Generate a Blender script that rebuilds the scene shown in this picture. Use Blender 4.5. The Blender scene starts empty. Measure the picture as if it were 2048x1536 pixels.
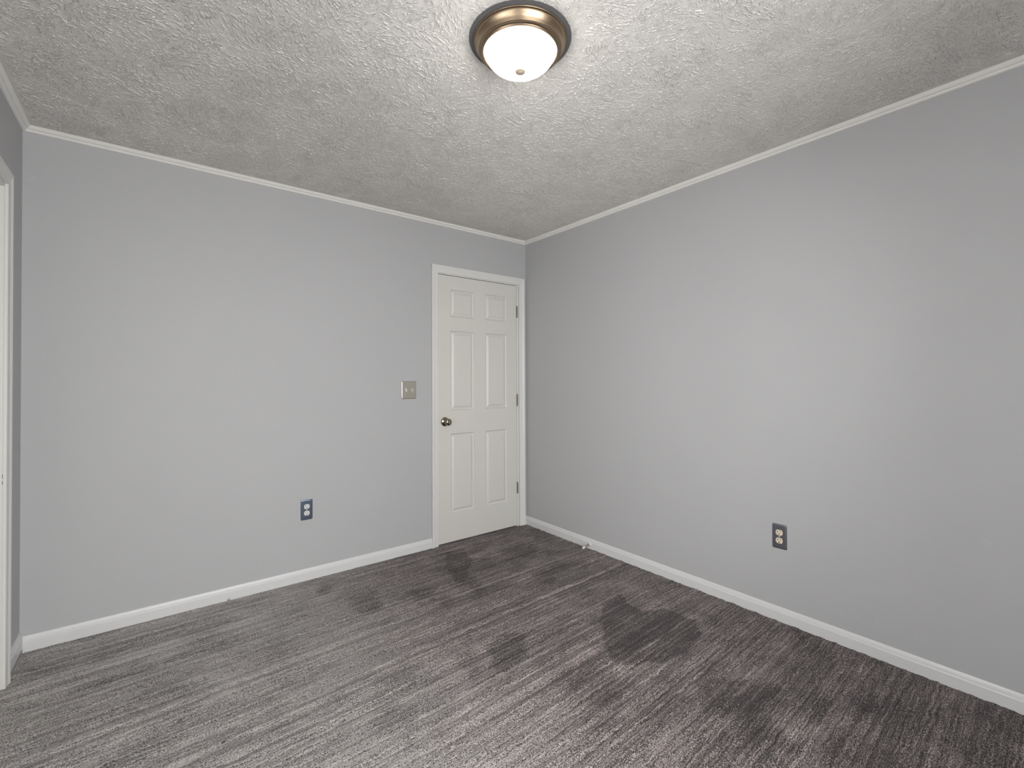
import bpy, bmesh, math
import numpy as np
from mathutils import Vector, Matrix

# ------------------------------------------------------------------ camera, world, light, exposure
sc = bpy.context.scene
COL = sc.collection
F_PX, YAW, PITCH, ROLL = 924.92, 0.6629, 0.0095, -0.0038
CAM = Vector((-2.561, -3.0846, 1.250))
cam_data = bpy.data.cameras.new('camera')
cam = bpy.data.objects.new('camera', cam_data)
COL.objects.link(cam)
fwd = Vector((math.sin(YAW) * math.cos(PITCH), math.cos(YAW) * math.cos(PITCH), math.sin(PITCH)))
right0 = Vector((math.cos(YAW), -math.sin(YAW), 0))
up0 = right0.cross(fwd)
right = right0 * math.cos(ROLL) + up0 * math.sin(ROLL)
up = -right0 * math.sin(ROLL) + up0 * math.cos(ROLL)
rot = Matrix((right, up, -fwd)).transposed()
cam.matrix_world = Matrix.Translation(CAM) @ rot.to_4x4()
cam_data.sensor_fit = 'HORIZONTAL'
cam_data.sensor_width = 36.0
cam_data.lens = 36.0 * F_PX / 2048.0
cam_data.shift_y = -18.48 / 2048.0
cam_data.clip_start = 0.02
sc.camera = cam

sc.view_settings.view_transform = 'Standard'
sc.view_settings.look = 'None'
sc.view_settings.gamma = 1.0
sc.view_settings.use_curve_mapping = False
sc.view_settings.exposure = 0.0

world = bpy.data.worlds.new('sky')
sc.world = world
world.use_nodes = True
world.node_tree.nodes['Background'].inputs[0].default_value = (0.85, 0.92, 1.0, 1)
world.node_tree.nodes['Background'].inputs[1].default_value = 0.3

# room: corner of back wall and right wall is the origin; the room lies in x<0, y<0
W, D, H = 3.035, 3.90, 2.44
WIN_X0, WIN_X1, WIN_Z0, WIN_Z1 = -2.80, -1.10, 0.50, 1.90      # window behind the camera
WT = 0.12                                                       # wall thickness

SIDE_Y0, SIDE_Y1, SIDE_Z0, SIDE_Z1 = -3.35, -1.75, 0.60, 1.95     # unseen left-wall window, added to even the light on the right wall
SKY_TILT = 22.0
def add_area_light(name, w, h, energy, loc, rotz, col=(1.0, 0.995, 0.985)):
    l = bpy.data.lights.new(name, 'AREA'); l.shape = 'RECTANGLE'; l.size, l.size_y = w, h
    l.energy = energy; l.color = col
    o = bpy.data.objects.new(name, l); COL.objects.link(o)
    o.location = loc; o.rotation_euler = (math.radians(90 - SKY_TILT), 0, rotz)   # skylight comes in slanting down
    return o
FRONT_W, SIDE_W = 148.0, 64.0
add_area_light('window_area_light', WIN_X1 - WIN_X0, WIN_Z1 - WIN_Z0, FRONT_W, ((WIN_X0 + WIN_X1) / 2, -D - WT - 0.28, 0.15 + (WIN_Z0 + WIN_Z1) / 2), 0)
add_area_light('window_area_light', SIDE_Y1 - SIDE_Y0, SIDE_Z1 - SIDE_Z0, SIDE_W, (-W - WT - 0.28, (SIDE_Y0 + SIDE_Y1) / 2, 0.15 + (SIDE_Z0 + SIDE_Z1) / 2), -math.pi / 2)  # fill light outside the added left-wall window
LAMP_STRENGTH = 28.0

# ------------------------------------------------------------------ node helpers
def new_mat(name):
    m = bpy.data.materials.new(name)
    m.use_nodes = True
    nt = m.node_tree
    return m, nt, nt.nodes['Principled BSDF']

class G:
    def __init__(s, nt): s.nt = nt
    def n(s, t, **kw):
        nd = s.nt.nodes.new(t)
        for k, v in kw.items(): setattr(nd, k, v)
        return nd
    def link(s, a, b): s.nt.links.new(a, b)
    def put(s, sock, v):
        if isinstance(v, bpy.types.NodeSocket): s.nt.links.new(v, sock)
        elif v is not None: sock.default_value = v
    def m(s, op, a, b=None, c=None, clamp=False):
        nd = s.n('ShaderNodeMath', operation=op, use_clamp=clamp)
        s.put(nd.inputs[0], a); s.put(nd.inputs[1], b); s.put(nd.inputs[2], c)
        return nd.outputs[0]
    def v(s, op, a, b=None, scale=None):
        nd = s.n('ShaderNodeVectorMath', operation=op)
        s.put(nd.inputs[0], a); s.put(nd.inputs[1], b)
        if scale is not None: s.put(nd.inputs['Scale'], scale)
        return nd.outputs['Value'] if op in ('LENGTH', 'DOT_PRODUCT', 'DISTANCE') else nd.outputs[0]
    def pos(s):
        return s.n('ShaderNodeNewGeometry').outputs['Position']
    def xyz(s, v):
        nd = s.n('ShaderNodeSeparateXYZ'); s.put(nd.inputs[0], v); return nd.outputs
    def vec(s, x, y, z):
        nd = s.n('ShaderNodeCombineXYZ'); s.put(nd.inputs[0], x); s.put(nd.inputs[1], y); s.put(nd.inputs[2], z)
        return nd.outputs[0]
    def noise(s, vec, scale, detail=2.0, rough=0.5, dist=0.0):
        nd = s.n('ShaderNodeTexNoise'); s.put(nd.inputs['Vector'], vec)
        nd.inputs['Scale'].default_value = scale; nd.inputs['Detail'].default_value = detail
        nd.inputs['Roughness'].default_value = rough; nd.inputs['Distortion'].default_value = dist
        return nd.outputs[0]
    def smooth(s, v, lo, hi, a=0.0, b=1.0):
        nd = s.n('ShaderNodeMapRange', interpolation_type='SMOOTHSTEP')
        s.put(nd.inputs[0], v)
        nd.inputs[1].default_value = lo; nd.inputs[2].default_value = hi
        nd.inputs[3].default_value = a; nd.inputs[4].default_value = b
        return nd.outputs[0]
    def mix(s, f, a, b):
        nd = s.n('ShaderNodeMix', data_type='RGBA')
        s.put(nd.inputs[0], f); s.put(nd.inputs[6], a); s.put(nd.inputs[7], b)
        return nd.outputs[2]
    def bump(s, h, strength, dist, normal=None):
        nd = s.n('ShaderNodeBump'); s.put(nd.inputs['Height'], h)
        nd.inputs['Strength'].default_value = strength; nd.inputs['Distance'].default_value = dist
        if normal is not None: s.link(normal, nd.inputs['Normal'])
        return nd.outputs[0]

def srgb(r, g, b):
    f = lambda c: (c / 255 / 12.92) if c <= 10 else ((c / 255 + 0.055) / 1.055) ** 2.4
    return (f(r), f(g), f(b), 1)

def plain(name, col, rough=0.5, metal=0.0, var=0.04, scale=30.0, bump=0.0, bscale=200.0, spec=0.5):
    """painted / moulded surface with faint procedural variation"""
    m, nt, p = new_mat(name); g = G(nt)
    P = g.pos()
    f = g.noise(P, scale, 3)
    dark = tuple(c * (1 - var) for c in col[:3]) + (1,)
    lite = tuple(min(1, c * (1 + var)) for c in col[:3]) + (1,)
    g.put(p.inputs['Base Color'], g.mix(f, dark, lite))
    p.inputs['Roughness'].default_value = rough
    p.inputs['Metallic'].default_value = metal
    p.inputs['Specular IOR Level'].default_value = spec
    if bump: g.put(p.inputs['Normal'], g.bump(g.noise(P, bscale, 3), 1.0, bump))
    return m

# ------------------------------------------------------------------ materials
def wall_paint():
    m, nt, p = new_mat('grey_wall_paint'); g = G(nt)
    P = g.pos()
    base = g.mix(g.noise(P, 1.3, 3), (0.425, 0.427, 0.434, 1), (0.445, 0.447, 0.454, 1))
    # faint pale rubbed spots low on the wall with the outlet, near the camera
    msk = None
    for (x, y, z, r) in ((0, -2.316, .152, .025), (0, -2.458, .163, .028), (0, -2.60, .154, .035), (0, -2.38, .16, .02),
                         (-2.93, 0, 2.36, .03), (0, -2.80, .62, .03), (-2.0, 0, 1.98, .02), (-3.0, 0, 2.2, .025)):
        d = g.v('DISTANCE', P, (x, y, z))
        k = g.smooth(d, r * 0.2, r, 1, 0)
        msk = k if msk is None else g.m('MAXIMUM', msk, k)
    msk = g.m('MULTIPLY', msk, g.smooth(g.noise(P, 90, 3), .5, .62))
    base = g.mix(g.m('MULTIPLY', msk, .32), base, (0.55, 0.56, 0.57, 1))
    g.put(p.inputs['Base Color'], base)
    p.inputs['Roughness'].default_value = 0.55
    p.inputs['Specular IOR Level'].default_value = 0.35
    h = g.m('ADD', g.m('MULTIPLY', g.noise(P, 260, 2), .5), g.noise(P, 12, 2))
    g.put(p.inputs['Normal'], g.bump(h, 0.35, 0.0012))
    return m

def ceiling_plaster():
    m, nt, p = new_mat('stomped_ceiling_plaster'); g = G(nt)
    P0 = g.pos()
    warp = g.v('SCALE', g.v('SUBTRACT', g.n('ShaderNodeTexNoise').outputs[1], (.5, .5, .5)), scale=.05)
    wn = warp.node.inputs[0].links[0].from_node.inputs[0].links[0].from_node
    wn.inputs['Scale'].default_value = 9.0; wn.inputs['Detail'].default_value = 2
    g.link(P0, wn.inputs['Vector'])
    P = g.v('MULTIPLY', g.v('ADD', P0, warp), (1, 1, 0))
    heights = []
    for i, (cell, fan, freq, stretch, lo, hi) in enumerate(((6.5, .21, 165., 4.5, .575, .665), (9.0, .15, 190., 4.0, .585, .67), (5.0, .28, 145., 5.0, .60, .68))):
        Q = g.v('ADD', P, (3.7 * i, 1.9 * i, 0))
        vo = g.n('ShaderNodeTexVoronoi', voronoi_dimensions='2D', feature='F1')
        g.link(Q, vo.inputs['Vector']); vo.inputs['Scale'].default_value = cell
        col = g.n('ShaderNodeSeparateColor'); g.link(vo.outputs['Color'], col.inputs[0])
        ang = g.m('MULTIPLY', col.outputs[0], 6.2832)
        off = g.vec(g.m('MULTIPLY', g.m('COSINE', ang), fan), g.m('MULTIPLY', g.m('SINE', ang), fan), 0)
        loc = g.v('ADD', g.v('SUBTRACT', Q, vo.outputs['Position']), off)
        s = g.xyz(loc)
        a = g.m('ARCTAN2', s[1], s[0])
        r = g.v('LENGTH', loc)
        u = g.m('MULTIPLY', a, fan * 1.2 * freq)
        w = g.m('MULTIPLY', r, freq / stretch)
        nz = g.noise(g.vec(u, w, g.m('MULTIPLY', col.outputs[1], 60.0)), 1.0, 1.5, .5, .4)
        ridge = g.smooth(nz, lo, hi)
        # brush prints thin out at their rim
        rim = g.smooth(g.m('MULTIPLY', vo.outputs['Distance'], 1.0), .35, .70, 1, .55)
        heights.append(g.m('MULTIPLY', ridge, rim))
    h = g.m('MAXIMUM', g.m('MAXIMUM', heights[0], heights[1]), g.m('MULTIPLY', heights[2], .8))
    # plaster is scraped flat under the light's canopy
    h = g.m('MULTIPLY', h, g.smooth(g.v('DISTANCE', P0, (-1.541, -1.832, 2.44)), .168, .190))
    # and kept off the crown moulding round the walls
    q = g.xyz(P0)
    wall = g.m('MINIMUM', g.m('MINIMUM', g.m('MULTIPLY', q[0], -1.0), g.m('ADD', q[0], 3.035)), g.m('MINIMUM', g.m('MULTIPLY', q[1], -1.0), g.m('ADD', q[1], 3.90)))
    h = g.m('ADD', h, g.m('MULTIPLY', g.noise(P0, 90, 1), .12))
    h = g.m('MULTIPLY', h, g.smooth(wall, .031, .050))
    g.put(p.inputs['Base Color'], g.mix(g.noise(P0, 2.0, 3), (0.69, 0.67, 0.64, 1), (0.72, 0.70, 0.67, 1)))
    p.inputs['Roughness'].default_value = 0.5
    p.inputs['Specular IOR Level'].default_value = 0.35
    dn = g.n('ShaderNodeDisplacement'); g.put(dn.inputs['Height'], h)
    dn.inputs['Midlevel'].default_value = 0.0; dn.inputs['Scale'].default_value = 0.0038
    g.link(dn.outputs[0], nt.nodes['Material Output'].inputs['Displacement'])
    m.displacement_method = 'BOTH'
    return m

ROW = (math.sin(math.radians(87.7)), math.cos(math.radians(87.7)))   # direction of the tuft rows

def carpet():
    m, nt, p = new_mat('grey_brown_carpet'); g = G(nt)
    P = g.pos(); s = g.xyz(P)
    al = g.m('ADD', g.m('MULTIPLY', s[0], ROW[0]), g.m('MULTIPLY', s[1], ROW[1]))
    ac = g.m('SUBTRACT', g.m('MULTIPLY', s[1], ROW[0]), g.m('MULTIPLY', s[0], ROW[1]))
    wob = g.m('MULTIPLY', g.m('SUBTRACT', g.noise(P, 18, 2), .5), .022)
    acw = g.m('ADD', ac, wob)
    r1 = g.noise(g.vec(g.m('MULTIPLY', acw, 125), g.m('MULTIPLY', al, .55), 3.1), 1.0, 2.5, .6)
    r2 = g.noise(g.vec(g.m('MULTIPLY', acw, 24), g.m('MULTIPLY', al, .45), 9.4), 1.0, 2, .5)
    r3 = g.noise(g.vec(g.m('MULTIPLY', acw, 210), g.m('MULTIPLY', al, 7.), 5.), 1.0, 2, .5)
    line = g.smooth(g.noise(g.vec(g.m('MULTIPLY', acw, 100), g.m('MULTIPLY', al, .55), 27.), 1.0, 1, .5), .64, .70)
    big = g.noise(g.vec(g.m('MULTIPLY', s[0], 1.0), g.m('MULTIPLY', s[1], 1.5), 0), 4.5, 4, .62)
    grain = g.noise(P, 300, 1.5, .7)
    grain2 = g.noise(P, 140, 2, .6)
    at = g.n('ShaderNodeAttribute', attribute_name='nap'); nap = at.outputs['Fac']
    # light falloff painted in with the nap: darker, browner towards the right wall, ragged transition
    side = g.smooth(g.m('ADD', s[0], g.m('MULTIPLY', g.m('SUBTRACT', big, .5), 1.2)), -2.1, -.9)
    t = g.m('MULTIPLY', g.m('SUBTRACT', r1, .5), 1.15)
    t = g.m('ADD', t, g.m('MULTIPLY', g.m('SUBTRACT', r2, .5), .26))
    t = g.m('ADD', t, g.m('MULTIPLY', g.m('SUBTRACT', r3, .5), .95))
    t = g.m('ADD', t, g.m('MULTIPLY', line, .24))
    t = g.m('ADD', t, g.m('MULTIPLY', g.m('SUBTRACT', big, .5), .85))
    t = g.m('ADD', t, g.m('MULTIPLY', g.m('SUBTRACT', grain2, .5), .9))
    t = g.m('ADD', t, g.m('MULTIPLY', g.m('SUBTRACT', grain, .5), 3.3))
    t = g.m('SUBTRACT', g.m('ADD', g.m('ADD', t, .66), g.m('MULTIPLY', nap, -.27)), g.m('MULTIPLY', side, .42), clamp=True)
    cr = g.n('ShaderNodeValToRGB'); g.link(t, cr.inputs[0])
    e = cr.color_ramp.elements
    e[0].position = 0.0; e[0].color = (0.022, 0.019, 0.018, 1)
    e[1].position = 1.0; e[1].color = (0.53, 0.505, 0.49, 1)
    k = e.new(.45); k.color = (0.185, 0.170, 0.165, 1)
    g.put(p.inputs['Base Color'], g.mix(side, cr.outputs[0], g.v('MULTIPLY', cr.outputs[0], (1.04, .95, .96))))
    p.inputs['Roughness'].default_value = 0.95
    p.inputs['Specular IOR Level'].default_value = 0.15
    p.inputs['Sheen Weight'].default_value = 0.12
    p.inputs['Sheen Roughness'].default_value = 0.5
    h = g.m('ADD', g.m('MULTIPLY', grain, 1.0), g.m('MULTIPLY', r1, .8))
    g.put(p.inputs['Normal'], g.bump(h, 0.8, 0.004))
    return m

def brushed_metal(name, col, rough, aniso_scale, axis_vec, metal=1.0, var=.08):
    m, nt, p = new_mat(name); g = G(nt)
    P = g.v('MULTIPLY', g.pos(), axis_vec)
    f = g.noise(P, aniso_scale, 2)
    g.put(p.inputs['Base Color'], g.mix(f, tuple(c * (1 - var) for c in col[:3]) + (1,), tuple(c * (1 + var) for c in col[:3]) + (1,)))
    p.inputs['Metallic'].default_value = metal
    g.put(p.inputs['Roughness'], g.m('ADD', g.m('MULTIPLY', f, .12), rough - .06))
    return m

M_wall = wall_paint()
M_ceil = ceiling_plaster()
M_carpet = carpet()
M_trim = plain('white_trim_paint', (0.655, 0.65, 0.63, 1), .38, var=.02, scale=9, bump=.0004, bscale=60)
M_base = plain('white_baseboard_paint', (0.63, 0.633, 0.635, 1), .38, var=.02, scale=9, bump=.0004, bscale=60)
M_crown = plain('cream_crown_paint', (0.76, 0.745, 0.715, 1), .4, var=.03, scale=14, bump=.0006, bscale=70)
M_door = plain('warm_white_door_paint', (0.605, 0.595, 0.56, 1), .42, var=.015, scale=5, bump=.0002, bscale=140)
M_raw = plain('bare_grey_subfloor', (0.30, 0.29, 0.275, 1), .8, var=.12, scale=30)
M_bronze = brushed_metal('brushed_bronze', (0.30, 0.225, 0.155), .34, 60, (1, 1, 8))
M_bronze_light = plain('satin_bronze_finial', (0.50, 0.41, 0.31, 1), .6)
M_gasket = plain('dark_grey_felt_gasket', (0.13, 0.13, 0.13, 1), .9, var=.25, scale=160, bump=.001, bscale=300)
M_nickel = brushed_metal('brushed_nickel', (0.52, 0.49, 0.43), .33, 220, (1, 1, 12))
M_steel = brushed_metal('blue_grey_steel', (0.19, 0.235, 0.31), .28, 260, (1, 1, 10))
M_steel_b = brushed_metal('dark_steel', (0.30, 0.31, 0.35), .32, 260, (1, 1, 10))
M_knob = brushed_metal('antique_nickel', (0.33, 0.285, 0.225), .14, 80, (1, 1, 1))
M_hinge = brushed_metal('aged_hinge_metal', (0.22, 0.20, 0.16), .35, 120, (1, 1, 6))
M_white_pl = plain('white_outlet_plastic', (0.66, 0.67, 0.66, 1), .35, var=.02)
M_almond_pl = plain('almond_outlet_plastic', (0.70, 0.62, 0.50, 1), .35, var=.02)
M_black = plain('black_slot', (0.008, 0.008, 0.008, 1), .6)
M_rubber = plain('white_rubber', (0.72, 0.70, 0.68, 1), .6, var=.03)
M_thread = plain('dark_carpet_thread', (0.08, 0.07, 0.065, 1), .9, var=.2)

def lamp_glass():
    m, nt, p = new_mat('lit_frosted_glass'); g = G(nt)
    p.inputs['Base Color'].default_value = (0.9, 0.9, 0.9, 1)
    p.inputs['Roughness'].default_value = 0.25
    p.inputs['Emission Color'].default_value = (1.0, 0.965, 0.91, 1)
    f = g.noise(g.pos(), 8, 2)
    g.put(p.inputs['Emission Strength'], g.m('MULTIPLY', g.m('ADD', g.m('MULTIPLY', f, .1), .95), LAMP_STRENGTH))
    return m
M_lamp = lamp_glass()

def pane_glass():
    m, nt, p = new_mat('window_glass')
    nt.nodes.remove(p); g = G(nt)
    t = g.n('ShaderNodeBsdfTransparent'); gl = g.n('ShaderNodeBsdfGlossy'); gl.inputs['Roughness'].default_value = .02
    fr = g.n('ShaderNodeFresnel'); fr.inputs[0].default_value = 1.45
    mx = g.n('ShaderNodeMixShader'); g.link(fr.outputs[0], mx.inputs[0]); g.link(t.outputs[0], mx.inputs[1]); g.link(gl.outputs[0], mx.inputs[2])
    g.link(mx.outputs[0], nt.nodes['Material Output'].inputs[0])
    return m
M_glass = pane_glass()

# ------------------------------------------------------------------ mesh helpers
def add_box(bm, x0, x1, y0, y1, z0, z1):
    vs = [bm.verts.new((x, y, z)) for x in (x0, x1) for y in (y0, y1) for z in (z0, z1)]
    for f in ((0, 1, 3, 2), (4, 6, 7, 5), (0, 4, 5, 1), (2, 3, 7, 6), (0, 2, 6, 4), (1, 5, 7, 3)):
        bm.faces.new([vs[i] for i in f])
    return vs

def obj(name, bm, mat, parent=None, smooth=False, bevel=0.0, seg=2, loc=None, angle=35):
    bmesh.ops.recalc_face_normals(bm, faces=bm.faces)
    me = bpy.data.meshes.new(name)
    bm.to_mesh(me); bm.free()
    me.materials.append(mat)
    if smooth:
        for p in me.polygons: p.use_smooth = True
        me.set_sharp_from_angle(angle=math.radians(angle))
    o = bpy.data.objects.new(name, me)
    COL.objects.link(o)
    if parent is not None: o.parent = parent
    if loc is not None: o.location = loc
    if bevel:
        b = o.modifiers.new('bevel', 'BEVEL'); b.width = bevel; b.segments = seg
        b.limit_method = 'ANGLE'; b.angle_limit = math.radians(30)
        for p in me.polygons: p.use_smooth = True
        me.set_sharp_from_angle(angle=math.radians(50))
    return o

def struct(o):
    o['kind'] = 'structure'; return o

def thing(name, label, cat, loc, group=None, rz=0.0):
    o = bpy.data.objects.new(name, None)
    COL.objects.link(o); o.location = loc; o.rotation_euler = (0, 0, rz)
    o.empty_display_size = .05
    o['label'] = label; o['category'] = cat
    if group: o['group'] = group
    return o

def tag(o, label, cat, group=None):
    o['label'] = label; o['category'] = cat
    if group: o['group'] = group
    return o

def lathe(bm, prof, n=96, axis='Z', origin=(0, 0, 0)):
    """revolve (radius, height) pairs round an axis; radius 0 closes the end"""
    rings = []
    ox, oy, oz = origin
    def pt(r, h, a):
        c, s_ = r * math.cos(a), r * math.sin(a)
        if axis == 'Z': return (ox + c, oy + s_, oz + h)
        if axis == 'Y': return (ox + c, oy + h, oz + s_)
        return (ox + h, oy + c, oz + s_)
    for r, h in prof:
        if r < 1e-7: rings.append([bm.verts.new(pt(0, h, 0))])
        else: rings.append([bm.verts.new(pt(r, h, 2 * math.pi * i / n)) for i in range(n)])
    for a, b in zip(rings, rings[1:]):
        for i in range(n):
            j = (i + 1) % n
            if len(a) == 1 and len(b) == 1: continue
            if len(a) == 1: bm.faces.new((a[0], b[i], b[j]))
            elif len(b) == 1: bm.faces.new((a[i], b[0], a[j]))
            else: bm.faces.new((a[i], b[i], b[j], a[j]))

def sweep(bm, loops, close_ends=True):
    """skin consecutive equal-length vertex loops"""
    R = [[bm.verts.new(p) for p in lp] for lp in loops]
    n = len(R[0])
    for a, b in zip(R, R[1:]):
        for i in range(n):
            j = (i + 1) % n
            bm.faces.new((a[i], b[i], b[j], a[j]))
    if close_ends:
        bm.faces.new(R[0]); bm.faces.new(R[-1][::-1])

# ------------------------------------------------------------------ room shell
# openings: entry door in the back wall, doorway in the left wall, window behind the camera
DX0, DX1, DZ = -0.865, -0.101, 2.050         # clear opening between the jambs, back wall
JT = 0.018                                   # jamb thickness
LY0, LY1, LZ = -1.080, -0.316, 2.050         # clear opening, left wall

def wall_with_hole(name, axis, a0, a1, h0, h1, z1h, p0, p1, z0h=0.0):
    """axis 'x': wall runs along x at y in p0..p1; hole h0..h1 from z0h to z1h"""
    bm = bmesh.new()
    def bx(u0, u1, z0, z1):
        if u1 - u0 < 1e-6 or z1 - z0 < 1e-6: return
        if axis == 'x': add_box(bm, u0, u1, p0, p1, z0, z1)
        else: add_box(bm, p0, p1, u0, u1, z0, z1)
    bx(a0, h0, 0, H); bx(h1, a1, 0, H); bx(h0, h1, z1h, H); bx(h0, h1, 0, z0h)
    return struct(obj(name, bm, M_wall))

wall_with_hole('wall_back', 'x', -W - WT, WT, DX0 - JT, DX1 + JT, DZ + JT, 0.0, WT)
bm = bmesh.new()
for y0, y1, z0, z1 in ((LY1 + JT, 0, 0, H), (LY0 - JT, LY1 + JT, LZ + JT, H), (SIDE_Y1, LY0 - JT, 0, H), (SIDE_Y0, SIDE_Y1, SIDE_Z1, H), (SIDE_Y0, SIDE_Y1, 0, SIDE_Z0), (-D, SIDE_Y0, 0, H)):
    add_box(bm, -W - WT, -W, y0, y1, z0, z1)
struct(obj('wall_left', bm, M_wall))
wall_with_hole('wall_front', 'x', -W - WT, WT, WIN_X0, WIN_X1, WIN_Z1, -D - WT, -D, WIN_Z0)
bm = bmesh.new(); add_box(bm, 0, WT, -D, 0, 0, H); struct(obj('wall_right', bm, M_wall))

# carpet: a fine grid with the rows and tufts as real relief, and the nap marks as a pile attribute
def value_noise(x, y, seed):
    rs = np.random.RandomState(seed); tab = rs.rand(256, 256)
    xi = np.floor(x).astype(int); yi = np.floor(y).astype(int)
    fx = x - xi; fy = y - yi; fx = fx * fx * (3 - 2 * fx); fy = fy * fy * (3 - 2 * fy)
    a = tab[xi & 255, yi & 255]; b = tab[(xi + 1) & 255, yi & 255]
    c = tab[xi & 255, (yi + 1) & 255]; d = tab[(xi + 1) & 255, (yi + 1) & 255]
    return (a * (1 - fx) + b * fx) * (1 - fy) + (c * (1 - fx) + d * fx) * fy

def poly_mask(x, y, pts, soft):
    """1 inside the polygon, fading over 'soft' metres across its edge"""
    n = len(pts); inside = np.zeros(x.shape, bool); dist = np.full(x.shape, 9.0)
    for i in range(n):
        x0, y0 = pts[i]; x1, y1 = pts[(i + 1) % n]
        c = ((y0 > y) != (y1 > y)) & (x < (x1 - x0) * (y - y0) / (y1 - y0 + 1e-12) + x0)
        inside ^= c
        L2 = (x1 - x0) ** 2 + (y1 - y0) ** 2
        t = np.clip(((x - x0) * (x1 - x0) + (y - y0) * (y1 - y0)) / L2, 0, 1)
        dist = np.minimum(dist, np.hypot(x - x0 - t * (x1 - x0), y - y0 - t * (y1 - y0)))
    sd = np.where(inside, dist, -dist)
    return np.clip(sd / soft + .5, 0, 1)

NAP_MARKS = []
NAP_MARKS.append(([(-0.568, -1.346), (-0.42, -1.349), (-0.486, -1.553), (-0.369, -1.612), (-0.328, -1.777), (-0.473, -1.869), (-0.748, -1.902), (-0.957, -1.768), (-0.88, -1.626)], 1.0, 0.015))
NAP_MARKS.append(([(-0.883, -0.142), (-0.748, -0.162), (-0.804, -0.382), (-0.951, -0.578), (-1.065, -0.671), (-1.067, -0.599), (-1.012, -0.38)], 0.75, 0.02))
NAP_MARKS.append(([(-1.046, -0.642), (-0.938, -0.588), (-0.984, -0.821), (-1.072, -0.871)], 0.5, 0.03))
NAP_MARKS.append(([(-1.31, -1.287), (-1.188, -1.263), (-1.094, -1.303), (-1.213, -1.464), (-1.351, -1.514), (-1.39, -1.439)], 0.85, 0.03))
NAP_MARKS.append(([(-1.453, -1.274), (-1.378, -1.284), (-1.448, -1.437), (-1.521, -1.482), (-1.493, -1.38)], 0.55, 0.04))
NAP_MARKS.append(([(-1.213, -1.705), (-1.067, -1.738), (-0.986, -1.737), (-1.016, -1.881), (-1.156, -1.918), (-1.276, -1.823)], 0.8, 0.06))
NAP_MARKS.append(([(-0.793, -2.058), (-0.683, -2.084), (-0.569, -2.214), (-0.617, -2.291), (-0.805, -2.263), (-0.923, -2.153)], 0.8, 0.05))
NAP_MARKS.append(([(-0.555, -2.303), (-0.428, -2.366), (-0.498, -2.472), (-0.658, -2.442), (-0.674, -2.366)], 0.8, 0.06))
NAP_MARKS.append(([(-0.385, -2.455), (-0.283, -2.573), (-0.432, -2.62), (-0.545, -2.531)], 0.6, 0.08))
NAP_MARKS.append(([(-0.859, -2.252), (-0.773, -2.32), (-0.841, -2.413), (-0.955, -2.427), (-1.011, -2.358)], 0.8, 0.06))
NAP_MARKS.append(([(-0.736, -2.468), (-0.547, -2.589), (-0.666, -2.67), (-0.842, -2.531)], 0.6, 0.1))
NAP_MARKS.append(([(-1.833, -1.175), (-1.646, -1.215), (-1.659, -1.333), (-1.853, -1.333)], 0.5, 0.09))
NAP_MARKS.append(([(-1.657, -0.407), (-1.508, -0.405), (-1.578, -0.653), (-1.689, -0.62)], 0.7, 0.05))
NAP_MARKS.append(([(-1.356, -0.525), (-1.236, -0.579), (-1.288, -0.738), (-1.388, -0.658)], 0.7, 0.05))
NAP_MARKS.append(([(-1.236, -0.701), (-1.184, -0.782), (-1.28, -0.889), (-1.309, -0.831)], 0.6, 0.04))
NAP_MARKS.append(([(-1.745, -0.131), (-1.69, -0.192), (-1.749, -0.294), (-1.794, -0.258)], 0.6, 0.04))
NAP_MARKS.append(([(-0.544, -0.35), (-0.272, -0.368), (-0.393, -0.594), (-0.601, -0.654), (-0.654, -0.557)], 0.55, 0.07))
NAP_MARKS.append(([(-0.601, -0.758), (-0.335, -0.812), (-0.352, -1.055), (-0.647, -1.088)], 0.4, 0.1))
NAP_MARKS.append(([(-1.923, -1.412), (-1.824, -1.408), (-1.764, -1.455), (-1.819, -1.526), (-1.922, -1.504)], 0.7, 0.06))
NAP_MARKS.append(([(-1.776, -1.56), (-1.709, -1.549), (-1.729, -1.657), (-1.805, -1.653)], 0.4, 0.06))
NAP_MARKS.append(([(-2.513, -0.738), (-2.35, -0.827), (-2.345, -0.945), (-2.5, -0.891)], 0.35, 0.1))
NAP_MARKS.append(([(-2.115, -0.649), (-1.993, -0.693), (-2.006, -0.837), (-2.13, -0.786)], 0.35, 0.08))
NAP_MARKS.append(([(-1.314, -1.861), (-1.177, -1.936), (-1.233, -2.048), (-1.373, -1.966)], 0.35, 0.1))

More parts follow.
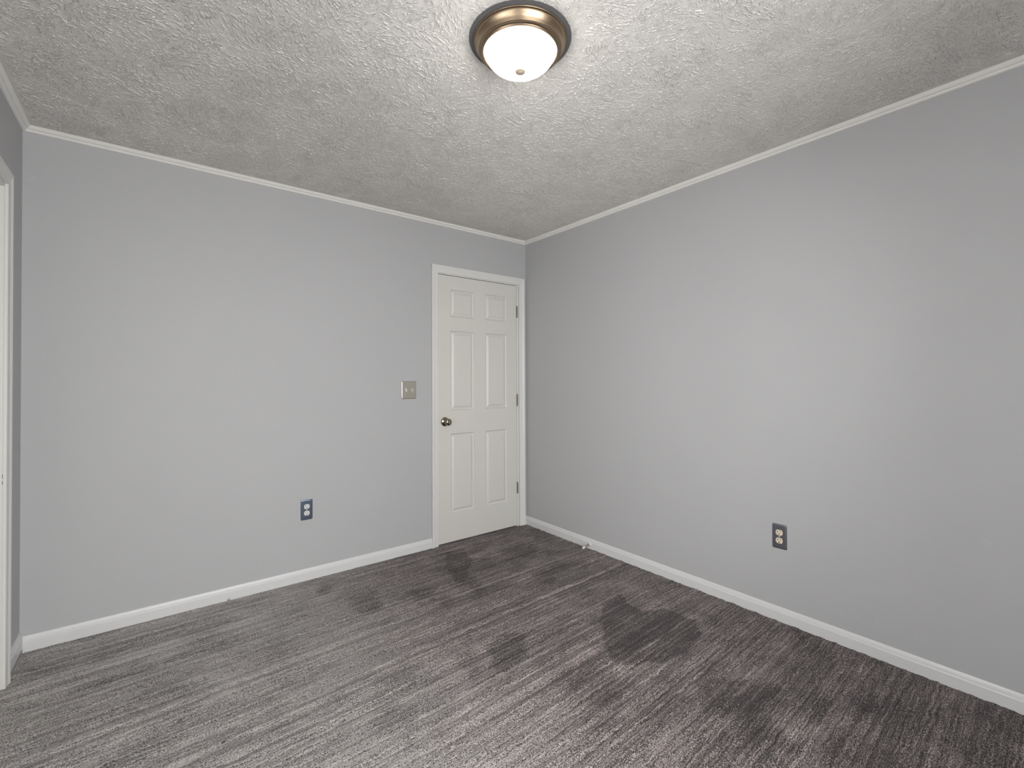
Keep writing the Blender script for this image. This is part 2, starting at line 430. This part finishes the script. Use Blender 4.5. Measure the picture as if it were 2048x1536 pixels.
def build_carpet():
    step = 0.006
    xs = np.arange(-W - WT - .02, step / 2, step)          # runs on under both doors
    ys = np.arange(-D, .10 + step / 2, step)
    X, Y = np.meshgrid(xs, ys)
    al = X * ROW[0] + Y * ROW[1]; ac = Y * ROW[0] - X * ROW[1]
    acw = ac + .012 * (value_noise(X * 9, Y * 9, 1) - .5) + .008 * (value_noise(X * 28, Y * 28, 2) - .5)
    z = .0075 * value_noise(acw * 42, al * .8, 3) + .0024 * value_noise(acw * 95, al * 6, 4) + .0022 * value_noise(X / .012, Y / .012, 5)
    Z = z - .0065
    wx = X + .028 * (value_noise(X * 11, Y * 11, 7) - .5) + .02 * (value_noise(X * 35, Y * 35, 8) - .5)
    wy = Y + .028 * (value_noise(X * 11, Y * 11, 9) - .5) + .02 * (value_noise(X * 35, Y * 35, 10) - .5)
    nap = np.zeros(X.shape)
    for pts, amt, soft in NAP_MARKS:
        nap = np.maximum(nap, amt * poly_mask(wx, wy, pts, soft))
    ny, nx = X.shape
    co = np.stack([X, Y, Z], -1).reshape(-1, 3)
    idx = np.arange(nx * ny).reshape(ny, nx)
    q = np.stack([idx[:-1, :-1], idx[:-1, 1:], idx[1:, 1:], idx[1:, :-1]], -1).reshape(-1, 4)
    me = bpy.data.meshes.new('floor')
    me.vertices.add(len(co)); me.vertices.foreach_set('co', co.ravel().astype(np.float32))
    me.loops.add(q.size); me.loops.foreach_set('vertex_index', q.ravel().astype(np.int32))
    me.polygons.add(len(q)); me.polygons.foreach_set('loop_start', np.arange(0, q.size, 4, dtype=np.int32))
    me.polygons.foreach_set('use_smooth', np.ones(len(q), bool))
    me.update(calc_edges=True)
    at = me.attributes.new('nap', 'FLOAT', 'POINT'); at.data.foreach_set('value', nap.ravel().astype(np.float32))
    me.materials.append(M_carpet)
    o = bpy.data.objects.new('floor', me); COL.objects.link(o)
    return struct(o)
build_carpet()

def build_ceiling():
    """plastered ceiling: a slab whose underside is fine enough to carry the plaster relief"""
    step = 0.0026
    nx, ny = int(W / step) + 1, int(D / step) + 1
    X, Y = np.meshgrid(np.linspace(-W, 0, nx), np.linspace(-D, 0, ny))
    co = np.stack([X, Y, np.full(X.shape, H)], -1).reshape(-1, 3)
    slab = np.array([(x, y, z) for z in (H + .006, H + .12) for x, y in ((-W - WT, -D - WT), (WT, -D - WT), (WT, WT), (-W - WT, WT))])
    n0 = len(co); co = np.concatenate([co, slab])
    idx = np.arange(nx * ny).reshape(ny, nx)
    q = np.stack([idx[:-1, :-1], idx[1:, :-1], idx[1:, 1:], idx[:-1, 1:]], -1).reshape(-1, 4)
    b = n0 + np.array([(0, 3, 2, 1), (4, 5, 6, 7), (0, 1, 5, 4), (1, 2, 6, 5), (2, 3, 7, 6), (3, 0, 4, 7)])
    q = np.concatenate([q, b])
    me = bpy.data.meshes.new('ceiling')
    me.vertices.add(len(co)); me.vertices.foreach_set('co', co.ravel().astype(np.float32))
    me.loops.add(q.size); me.loops.foreach_set('vertex_index', q.ravel().astype(np.int32))
    me.polygons.add(len(q)); me.polygons.foreach_set('loop_start', np.arange(0, q.size, 4, dtype=np.int32))
    sm = np.ones(len(q), bool); sm[-6:] = False
    me.polygons.foreach_set('use_smooth', sm)
    me.update(calc_edges=True)
    me.materials.append(M_ceil)
    o = bpy.data.objects.new('ceiling', me); COL.objects.link(o)
    return struct(o)
build_ceiling()

# the rooms beyond the two doors, only ever seen as darkness through the gaps
bm = bmesh.new(); add_box(bm, -W - WT - .9, WT + .2, -D - WT, WT + .9, -.12, -.012); struct(obj('floor_slab', bm, M_raw))
bm = bmesh.new()
add_box(bm, -W - WT - .9, WT + .2, WT + .9, WT + 1.0, -.12, H); add_box(bm, WT + .1, WT + .2, WT, WT + .9, -.012, H)
add_box(bm, -W - WT - 1.0, -W - WT - .9, -D - WT, WT + 1.0, -.12, H)
add_box(bm, -W - WT - .9, -W - WT, -D - WT, -D - WT + .1, -.012, H)
add_box(bm, -W - WT - 1.0, WT + .2, WT, WT + 1.0, H, H + .12); add_box(bm, -W - WT - 1.0, -W - WT, -D - WT, WT, H, H + .12)
struct(obj('wall_hallway', bm, M_wall))

# baseboards
BB = [(0, 0), (.0120, 0), (.0120, .0470), (.0108, .0495), (.0088, .0510), (.0080, .0560), (.0074, .0610), (.0058, .0655), (.0046, .0700), (.0030, .0720), (0, .0724)]
def baseboard(name, segs):
    """segs: list of (start, end, axis, wall coordinate, inward sign, lift, mitre0, mitre1)"""
    bm = bmesh.new()
    for (a, b, axis, w, sgn, lift, m0, m1) in segs:
        loops = []
        for e, mt in ((a, m0), (b, m1)):
            lp = []
            for t, z in BB:
                u = e + mt * t
                lp.append((u, w + sgn * t, z + lift - .006) if axis == 'x' else (w + sgn * t, u, z + lift - .006))
            loops.append(lp)
        sweep(bm, loops)
    return struct(obj(name, bm, M_base, smooth=True, angle=25))
CW = .055                                    # casing width
baseboard('baseboard_back', [(-W, DX0 + .004 - CW, 'x', 0, -1, .005, 1, 0), (DX1 - .004 + .028 + CW + .0005, 0, 'x', 0, -1, .005, 0, -1)])
baseboard('baseboard_right', [(-D, 0, 'y', 0, -1, .005, 1, -1)])
baseboard('baseboard_left', [(LY1 + .054, 0, 'y', -W, 1, .028, 0, -1), (-D, LY0 - .054, 'y', -W, 1, .005, 1, 0)])
baseboard('baseboard_front', [(-W, 0, 'x', -D, 1, .005, 1, -1)])

# crown moulding: small two-bead cove, mitred in the corners
CR = [(0, .0006), (0, .0284), (.0022, .0290), (.0060, .0283), (.0105, .0258), (.0135, .0220), (.0148, .0192), (.0128, .0172), (.0172, .0166), (.0210, .0138), (.0245, .0098), (.0270, .0058), (.0282, .0044), (.0302, .0040), (.0302, .0012), (.0260, .0006)]
def crown(name, a, b, axis, w, sgn, m0, m1):
    bm = bmesh.new(); loops = []
    for e, mt in ((a, m0), (b, m1)):
        loops.append([((e + mt * t, w + sgn * t, H - d) if axis == 'x' else (w + sgn * t, e + mt * t, H - d)) for t, d in CR])
    sweep(bm, loops)
    return struct(obj(name, bm, M_crown, smooth=True, angle=20))
crown('trim_1', -W, 0, 'x', 0, -1, 1, -1)
crown('trim_2', -D, 0, 'y', 0, -1, 1, -1)
crown('trim_3', -D, 0, 'y', -W, 1, 1, -1)
crown('trim_4', -W, 0, 'x', -D, 1, 1, -1)

# ------------------------------------------------------------------ doors
# casing profile: (distance from outer edge, thickness)
CP = [(0, 0), (0, .0165), (.0015, .0175), (.0150, .0175), (.0175, .0162), (.0200, .0150), (.0230, .0146), (.0260, .0128), (.0330, .0122), (.0450, .0112), (.0500, .0100), (.0530, .0104), (.0550, .0090), (.0550, 0)]
def casing(bm, u0, u1, ztop, place, zb=-.006):
    """three mitred legs round an opening; u0,u1,ztop are the OUTER edges; place(u, t, z) maps to the room"""
    loops = [[place(u0 + w, t, zb) for w, t in CP], [place(u0 + w, t, ztop - w) for w, t in CP],
             [place(u1 - w, t, ztop - w) for w, t in CP], [place(u1 - w, t, zb) for w, t in CP]]
    sweep(bm, loops)

def panel_slab(bm, u0, u1, z0, z1, rects, place, thick=.035):
    """door leaf: flat stiles and rails with moulded, raised-field panels. place(u, depth, z); depth>0 goes into the leaf"""
    us = sorted({u0, u1} | {r[0] for r in rects} | {r[1] for r in rects})
    zs = sorted({z0, z1} | {r[2] for r in rects} | {r[3] for r in rects})
    V = {}
    def vt(u, d, z):
        k = (round(u, 6), round(d, 6), round(z, 6))
        if k not in V: V[k] = bm.verts.new(place(u, d, z))
        return V[k]
    for i in range(len(us) - 1):
        for j in range(len(zs) - 1):
            cu, cz = (us[i] + us[i + 1]) / 2, (zs[j] + zs[j + 1]) / 2
            if any(r[0] < cu < r[1] and r[2] < cz < r[3] for r in rects): continue
            bm.faces.new((vt(us[i], 0, zs[j]), vt(us[i + 1], 0, zs[j]), vt(us[i + 1], 0, zs[j + 1]), vt(us[i], 0, zs[j + 1])))
    prof = [(0, 0), (.0012, .0030), (.0040, .0072), (.0080, .0105), (.0120, .0120), (.0145, .0120), (.0165, .0108), (.0240, .0070), (.0310, .0040), (.0322, .0020), (.0345, .0018)]
    for (a, b, c, d) in rects:
        prev = None
        for ins, dep in prof:
            q = [vt(a + ins, dep, c + ins), vt(b - ins, dep, c + ins), vt(b - ins, dep, d - ins), vt(a + ins, dep, d - ins)]
            if prev:
                for k in range(4): bm.faces.new((prev[k], prev[(k + 1) % 4], q[(k + 1) % 4], q[k]))
            prev = q
        bm.faces.new(prev)
    B = [vt(u0, thick, z0), vt(u1, thick, z0), vt(u1, thick, z1), vt(u0, thick, z1)]
    bm.faces.new(B)
    # edges of the leaf: fans that follow the subdivided rim
    rim = [('z', us, z0), ('z', us, z1)]
    def strip(front, b0, b1): bm.faces.new(front + [b1, b0])
    strip([vt(u, 0, z0) for u in us], B[0], B[1]); strip([vt(u, 0, z1) for u in us], B[3], B[2])
    strip([vt(u0, 0, z) for z in zs], B[0], B[3]); strip([vt(u1, 0, z) for z in zs], B[1], B[2])

def door_rects(o):
    L, R_ = (o - .749 + .862, o - .531 + .862), (o - .423 + .862, o - .205 + .862)
    out = []
    for a, b in (L, R_):
        for c, d in ((.224, .832), (1.011, 1.623), (1.731, 1.940)): out.append((a, b, c, d))
    return out

# door_1: the closed entry door in the back wall
def back(u, t, z): return (u, -t, z)
d1 = bpy.data.objects.new('door_1', None); COL.objects.link(d1); d1.location = ((DX0 + DX1) / 2, 0, 0); struct(d1)
def local(bm, o):
    bmesh.ops.translate(bm, verts=bm.verts, vec=-Vector(o.location)); return bm
bm = bmesh.new(); panel_slab(bm, -.862, -.104, .0085, 2.045, door_rects(-.862), lambda u, d, z: (u, .0008 + d, z))
leaf1 = obj('door_leaf', local(bm, d1), M_door, d1)
bm = bmesh.new(); casing(bm, DX0 + .004 - CW, DX1 - .004 + .028 + CW, 2.112, back)
obj('door_casing', local(bm, d1), M_trim, d1, smooth=True, angle=18)
bm = bmesh.new()
add_box(bm, DX0 - JT, DX0, .0005, WT, -.006, DZ); add_box(bm, DX1, DX1 + JT, .0005, WT, -.006, DZ); add_box(bm, DX0 - JT, DX1 + JT, .0005, WT, DZ, DZ + JT)
add_box(bm, DX0, DX0 + .011, .038, .075, -.006, DZ - .011); add_box(bm, DX1 - .011, DX1, .038, .075, -.006, DZ - .011); add_box(bm, DX0, DX1, .038, .075, DZ - .011, DZ)
obj('door_jamb', local(bm, d1), M_trim, d1)
for z0, z1 in ((1.775, 1.872), (1.023, 1.121), (.281, .375)):
    bm = bmesh.new()
    for k in range(5):                                     # five knuckles with fine gaps
        a = z0 + (z1 - z0) * k / 5 + .0006; b = z0 + (z1 - z0) * (k + 1) / 5 - .0006
        lathe(bm, [(0, a), (.0056, a), (.0060, a + .0006), (.0060, b - .0006), (.0056, b), (0, b)], 20, 'Z', (-.1010, -.0052, 0))
    lathe(bm, [(0, z0 - .002), (.004, z0 - .0015), (.0045, z0 + .001), (.0045, z1 - .001), (.004, z1 + .002), (0, z1 + .003)], 16, 'Z', (-.1010, -.0052, 0))
    add_box(bm, -.1035, -.1015, -.005, .030, z0, z1)
    add_box(bm, -.1014, -.0930, -.0012, .0010, z0, z1)
    obj('hinge', local(bm, d1), M_hinge, d1, smooth=True)
kx, kz = -.801, .929
bm = bmesh.new(); lathe(bm, [(0, .001), (.0345, .001), (.0348, -.003), (.0325, -.0065), (.026, -.0092), (.017, -.0110), (.0165, -.0115)], 64, 'Y', (kx, 0, kz))
kn = obj('door_knob', local(bm, d1), M_knob, d1, smooth=True, angle=40)
bm = bmesh.new(); lathe(bm, [(.0170, -.009), (.0130, -.013), (.0108, -.018), (.0105, -.026), (.0130, -.031), (.0195, -.036), (.0250, -.043), (.0272, -.051), (.0262, -.059), (.0220, -.0655), (.0150, -.0690), (.0085, -.0700), (.0080, -.0690), (0, -.0690)], 64, 'Y', (kx, 0, kz))
obj('knob_grip', local(bm, d1), M_knob, kn, smooth=True, angle=50)
bm = bmesh.new(); lathe(bm, [(.0052, -.0685), (.0050, -.0725), (.0040, -.0735), (0, -.0735)], 32, 'Y', (kx, 0, kz))
obj('lock_button', local(bm, d1), M_nickel, kn, smooth=True)
bm = bmesh.new(); add_box(bm, -.8648, -.8622, -.0008, .012, .900, .957)
obj('latch_plate', local(bm, d1), M_hinge, d1)

# door_2: the doorway in the left wall; its leaf is closed against the far side of the jamb
def leftw(u, t, z): return (-W + t, u, z)
d2 = bpy.data.objects.new('door_2', None); COL.objects.link(d2); d2.location = (-W, (LY0 + LY1) / 2, 0); struct(d2)
bm = bmesh.new(); casing(bm, LY0 + .004 - CW, LY1 - .004 + CW, 2.114, leftw)
obj('door_casing', local(bm, d2), M_trim, d2, smooth=True, angle=18)
bm = bmesh.new()
add_box(bm, -W - WT, -W - .0005, LY0 - JT, LY0, -.006, LZ); add_box(bm, -W - WT, -W - .0005, LY1, LY1 + JT, -.006, LZ); add_box(bm, -W - WT, -W - .0005, LY0 - JT, LY1 + JT, LZ, LZ + JT)
add_box(bm, -W - .080, -W - .045, LY1 - .011, LY1, -.006, LZ - .011); add_box(bm, -W - .080, -W - .045, LY0, LY0 + .011, -.006, LZ - .011); add_box(bm, -W - .080, -W - .045, LY0, LY1, LZ - .011, LZ)
obj('door_jamb', local(bm, d2), M_trim, d2)
bm = bmesh.new(); panel_slab(bm, LY0 + .003, LY1 - .003, .0085, 2.045, door_rects(LY0 + .003), lambda u, d, z: (-W - .081 - d, u, z))
obj('door_leaf', local(bm, d2), M_door, d2)
for z in (.866, .857, .838, .831):
    bm = bmesh.new(); add_box(bm, -W - .0034, -W - .0012, LY1 - .0008, LY1 + .001, z - .0022, z + .0022)
    obj('screw_hole', local(bm, d2), M_black, d2)
bm = bmesh.new(); add_box(bm, -W, -W + .010, LY1 + .0555, -.0125, -.012, .0218)
struct(obj('trim_5', bm, M_raw))

# windows: one behind the camera, one added beside it to even the right wall's light; place(u, depth out of the room, z)
def make_window(name, u0, u1, z0, z1, loc, place, inside):
    o = bpy.data.objects.new(name, None); COL.objects.link(o); o.location = loc; struct(o)
    def bx(bm, a, b, d0, d1, c, d):
        p, q = place(a, d0, c), place(b, d1, d)
        add_box(bm, min(p[0], q[0]), max(p[0], q[0]), min(p[1], q[1]), max(p[1], q[1]), c, d)
    bm = bmesh.new()
    bx(bm, u0, u0 + .03, 0, WT, z0, z1); bx(bm, u1 - .03, u1, 0, WT, z0, z1)
    bx(bm, u0 + .03, u1 - .03, 0, WT, z0, z0 + .03); bx(bm, u0 + .03, u1 - .03, 0, WT, z1 - .03, z1)
    um, zm = (u0 + u1) / 2, (z0 + z1) / 2
    bx(bm, um - .025, um + .025, .03, .075, z0 + .03, z1 - .03)
    bx(bm, u0 + .03, um - .025, .035, .07, zm - .018, zm + .018); bx(bm, um + .025, u1 - .03, .035, .07, zm - .018, zm + .018)
    obj('window_frame', local(bm, o), M_trim, o)
    for a, b in ((u0 + .03, um - .025), (um + .025, u1 - .03)):
        for c, d in ((z0 + .03, zm - .018), (zm + .018, z1 - .03)):
            bm = bmesh.new(); bx(bm, a, b, .050, .054, c, d)
            obj('window_pane', local(bm, o), M_glass, o)
    bm = bmesh.new()
    casing(bm, u0 - CW, u1 + CW, z1 + CW, inside, z0)
    bx(bm, u0 - .07, u1 + .07, -.04, -.0005, z0 - .02, z0 - .0002)
    obj('window_casing', local(bm, o), M_trim, o)
make_window('window_1', WIN_X0, WIN_X1, WIN_Z0, WIN_Z1, ((WIN_X0 + WIN_X1) / 2, -D, WIN_Z0), lambda u, d, z: (u, -D - d, z), lambda u, t, z: (u, -D + t, z))
make_window('fill_window', SIDE_Y0, SIDE_Y1, SIDE_Z0, SIDE_Z1, (-W, (SIDE_Y0 + SIDE_Y1) / 2, SIDE_Z0), lambda u, d, z: (-W - d, u, z), leftw)

# ------------------------------------------------------------------ ceiling light
LX, LYY = -1.541, -1.832
lamp = thing('ceiling_light', 'round flush ceiling light with brushed bronze rim and lit white glass dome', 'ceiling light', (LX, LYY, H))
bm = bmesh.new(); lathe(bm, [(0, 0), (.1780, 0), (.1795, -.0006), (.1790, -.0022), (.1500, -.0026), (0, -.0026)], 128)
obj('gasket', bm, M_gasket, lamp, smooth=True)
bm = bmesh.new()
lathe(bm, [(.140, -.0026), (.1605, -.0026), (.1632, -.0045), (.1640, -.0068), (.1630, -.0090), (.1608, -.0102), (.1590, -.0100), (.1598, -.0114), (.1592, -.0138),
           (.1560, -.0185), (.1520, -.0240), (.1488, -.0300), (.1466, -.0355), (.1452, -.0385), (.1430, -.0392), (.1425, -.0412), (.1388, -.0436), (.1360, -.0440),
           (.1348, -.0456), (.1326, -.0478), (.1298, -.0482), (.1266, -.0470), (.1252, -.0440), (.1248, -.0300), (.1248, -.0030)], 160)
obj('rim', bm, M_bronze, lamp, smooth=True, angle=28)
bm = bmesh.new()
prof = []
for k in range(33):
    a = math.pi / 2 * k / 32
    prof.append((.1240 * math.cos(a) ** .90 if k < 32 else 0, -.036 - .071 * math.sin(a)))
lathe(bm, prof, 128)
obj('glass_dome', bm, M_lamp, lamp, smooth=True, angle=80)
bm = bmesh.new()
zf = -.107
lathe(bm, [(0, zf + .001), (.0160, zf + .001), (.0176, zf - .0012), (.0180, zf - .0035), (.0165, zf - .0055), (.0110, zf - .0064), (.0104, zf - .0076), (.0080, zf - .0086), (0, zf - .0092)], 48)
obj('finial', bm, M_bronze_light, lamp, smooth=True, angle=45)

# ------------------------------------------------------------------ wall plates
def plate_bm(w, h, t=.0062, slots=()):
    """rounded-edge cover plate in local x (width), z (height), standing off y=0 toward -y"""
    bm = bmesh.new()
    prof = [(0, 0), (0, .0022), (.0008, .0040), (.0022, .0054), (.0046, t), (.0062, t)]
    rad0 = .006; loops = []
    for ins, d in prof:
        lp = []; r = max(rad0 - ins * .6, .0015)
        for cx, cz, a0 in ((w / 2 - r, h / 2 - r, 0), (-w / 2 + r, h / 2 - r, 90), (-w / 2 + r, -h / 2 + r, 180), (w / 2 - r, -h / 2 + r, 270)):
            for k in range(5):
                a = math.radians(a0 + 22.5 * k)
                sx = 1 if cx > 0 else -1; sz = 1 if cz > 0 else -1
                lp.append((cx - sx * ins + r * math.cos(a), -d, cz - sz * ins + r * math.sin(a)))
        loops.append(lp)
    sweep(bm, loops)
    return bm

def receptacle_bm(cz):
    """one duplex face: round sides cut flat above and below, standing proud"""
    bm = bmesh.new(); loops = []
    for ins, d in ((0, .0040), (0, .0078), (.0008, .0086), (.0020, .0088)):
        lp = []; R_ = .0172 - ins; hh = .0142 - ins
        a1 = math.asin(hh / R_)
        for s0 in (0, 1):
            for k in range(13):
                a = -a1 + 2 * a1 * k / 12 + (math.pi if s0 else 0)
                lp.append((R_ * math.cos(a), -d, cz + R_ * math.sin(a)))
        loops.append(lp)
    sweep(bm, loops)
    return bm

def screw_bm(cx, cz, y, r=.0032):
    bm = bmesh.new(); lathe(bm, [(0, y + .001), (r, y + .001), (r, y - .0004), (r * .7, y - .0012), (0, y - .0014)], 20, 'Y', (cx, 0, cz))
    return bm

def make_outlet(label, loc, rz, plate_mat, face_mat, w=.0700, h=.1255):
    t = thing('wall_outlet', label, 'outlet', loc, 'duplex outlets low on the walls', rz)
    obj('cover_plate', plate_bm(w, h), plate_mat, t, smooth=True, angle=22)
    for cz in (.0205, -.0205):
        # dark clearance ring round each face, then the face
        bm = bmesh.new(); lathe(bm, [(0, -.0060), (.0186, -.0060), (.0186, -.0065), (0, -.0065)], 40, 'Y', (0, 0, cz))
        for v in bm.verts: v.co.z = cz + (v.co.z - cz) * .86
        r = obj('receptacle', receptacle_bm(cz), face_mat, t, smooth=True, angle=30)
        obj('recess', bm, M_black, r)
        bm = bmesh.new(); add_box(bm, -.0079, -.0053, -.00895, -.0085, cz + .0005, cz + .0095); obj('slot', bm, M_black, r)
        bm = bmesh.new(); add_box(bm, .0053, .0077, -.00895, -.0085, cz + .0015, cz + .0088); obj('slot', bm, M_black, r)
        bm = bmesh.new(); lathe(bm, [(0, -.0085), (.0028, -.0085), (.0028, -.00895), (0, -.00895)], 20, 'Y', (0, 0, cz - .0075))
        obj('ground_hole', bm, M_black, r)
    obj('screw', screw_bm(0, 0, -.0062), face_mat, t, smooth=True)
    return t

make_outlet('blue grey steel duplex outlet with white sockets on the wall left of the door', (-1.790, 0, .4375), 0, M_steel, M_white_pl)
make_outlet('dark steel duplex outlet with almond sockets on the right hand wall', (0, -2.0455, .4335), -math.pi / 2, M_steel_b, M_almond_pl, .0700, .1255)

sw = thing('light_switch', 'brushed nickel double toggle light switch plate beside the white door', 'light switch', (-1.097, 0, 1.174))
obj('cover_plate', plate_bm(.1145, .1275), M_nickel, sw, smooth=True, angle=22)
for cx in (-.0228, .0228):
    bm = bmesh.new(); add_box(bm, cx - .0052, cx + .0052, -.0066, -.0060, -.0120, .0120)
    sl = obj('toggle_slot', bm, M_almond_pl, sw)
    bm = bmesh.new()
    lp = [[(cx - .0042, -.006, -.0065), (cx + .0042, -.006, -.0065), (cx + .0042, -.006, .0060), (cx - .0042, -.006, .0060)],
          [(cx - .0038, -.0135, -.0105), (cx + .0038, -.0135, -.0105), (cx + .0038, -.0165, -.0025), (cx - .0038, -.0165, -.0025)]]
    sweep(bm, lp)
    obj('toggle', bm, M_white_pl, sw, bevel=.0008)
    for cz in (.0302, -.0302): obj('screw', screw_bm(cx, cz, -.0062, .0030), M_nickel, sw, smooth=True)

# ------------------------------------------------------------------ door stop on the right baseboard
ds = thing('door_stop', 'small metal spring door stop with white rubber tip on the right baseboard', 'door stop', (-.012, -.745, .034))
bm = bmesh.new(); lathe(bm, [(0, 0), (.0105, 0), (.0105, -.002), (.0085, -.006), (.0058, -.009), (0, -.010)], 32, 'X')
obj('base', bm, M_rubber, ds, smooth=True)
bm = bmesh.new()
tube = []
turns, n = 13, 13 * 14
for k in range(n + 1):
    a = 2 * math.pi * turns * k / n; x = -.008 - .054 * k / n; rr = .0052; z0 = -.010 * (k / n) ** 1.5
    c = Vector((x, rr * math.cos(a), z0 + rr * math.sin(a)))
    nrm = Vector((0, math.cos(a), math.sin(a)))
    tube.append([tuple(c + .0013 * (math.cos(b) * nrm + math.sin(b) * Vector((1, 0, 0)))) for b in [2 * math.pi * q / 6 for q in range(6)]])
sweep(bm, tube)
obj('spring', bm, M_nickel, ds, smooth=True, angle=80)
bm = bmesh.new(); lathe(bm, [(0, -.058), (.0075, -.058), (.0088, -.061), (.0088, -.072), (.0075, -.0765), (.0045, -.078), (0, -.0785)], 32, 'X', (0, 0, -.010))
obj('rubber_tip', bm, M_rubber, ds, smooth=True)

# ------------------------------------------------------------------ loose carpet threads standing against the baseboards
def thread(label, base, pts):
    bm = bmesh.new()
    for pl in pts:
        loops = []
        for k, p_ in enumerate(pl):
            r = .0011 * (1 - .4 * k / len(pl))
            loops.append([(p_[0] + r * math.cos(q), p_[1] + r * math.sin(q), p_[2]) for q in [2 * math.pi * i / 6 for i in range(6)]])
        sweep(bm, loops)
    o = obj('carpet_thread', bm, M_thread, smooth=True, loc=base, angle=80)
    return tag(o, label, 'thread', 'loose carpet threads at the baseboards')
thread('dark loose carpet thread curling up the back baseboard', (-2.210, -.0150, 0),
       [[(.004, 0, -.002), (.002, .0004, .006), (.004, .0004, .012), (.009, .0004, .017)], [(-.004, 0, -.002), (-.005, .0006, .006), (-.005, .0006, .014)], [(-.004, -.001, .002), (.002, -.001, .0035), (.010, -.001, .003)]])
thread('short dark carpet thread standing at the right baseboard', (-.0150, -1.593, 0),
       [[(0, .001, -.003), (.0002, 0, .004), (.0002, -.002, .012)]])
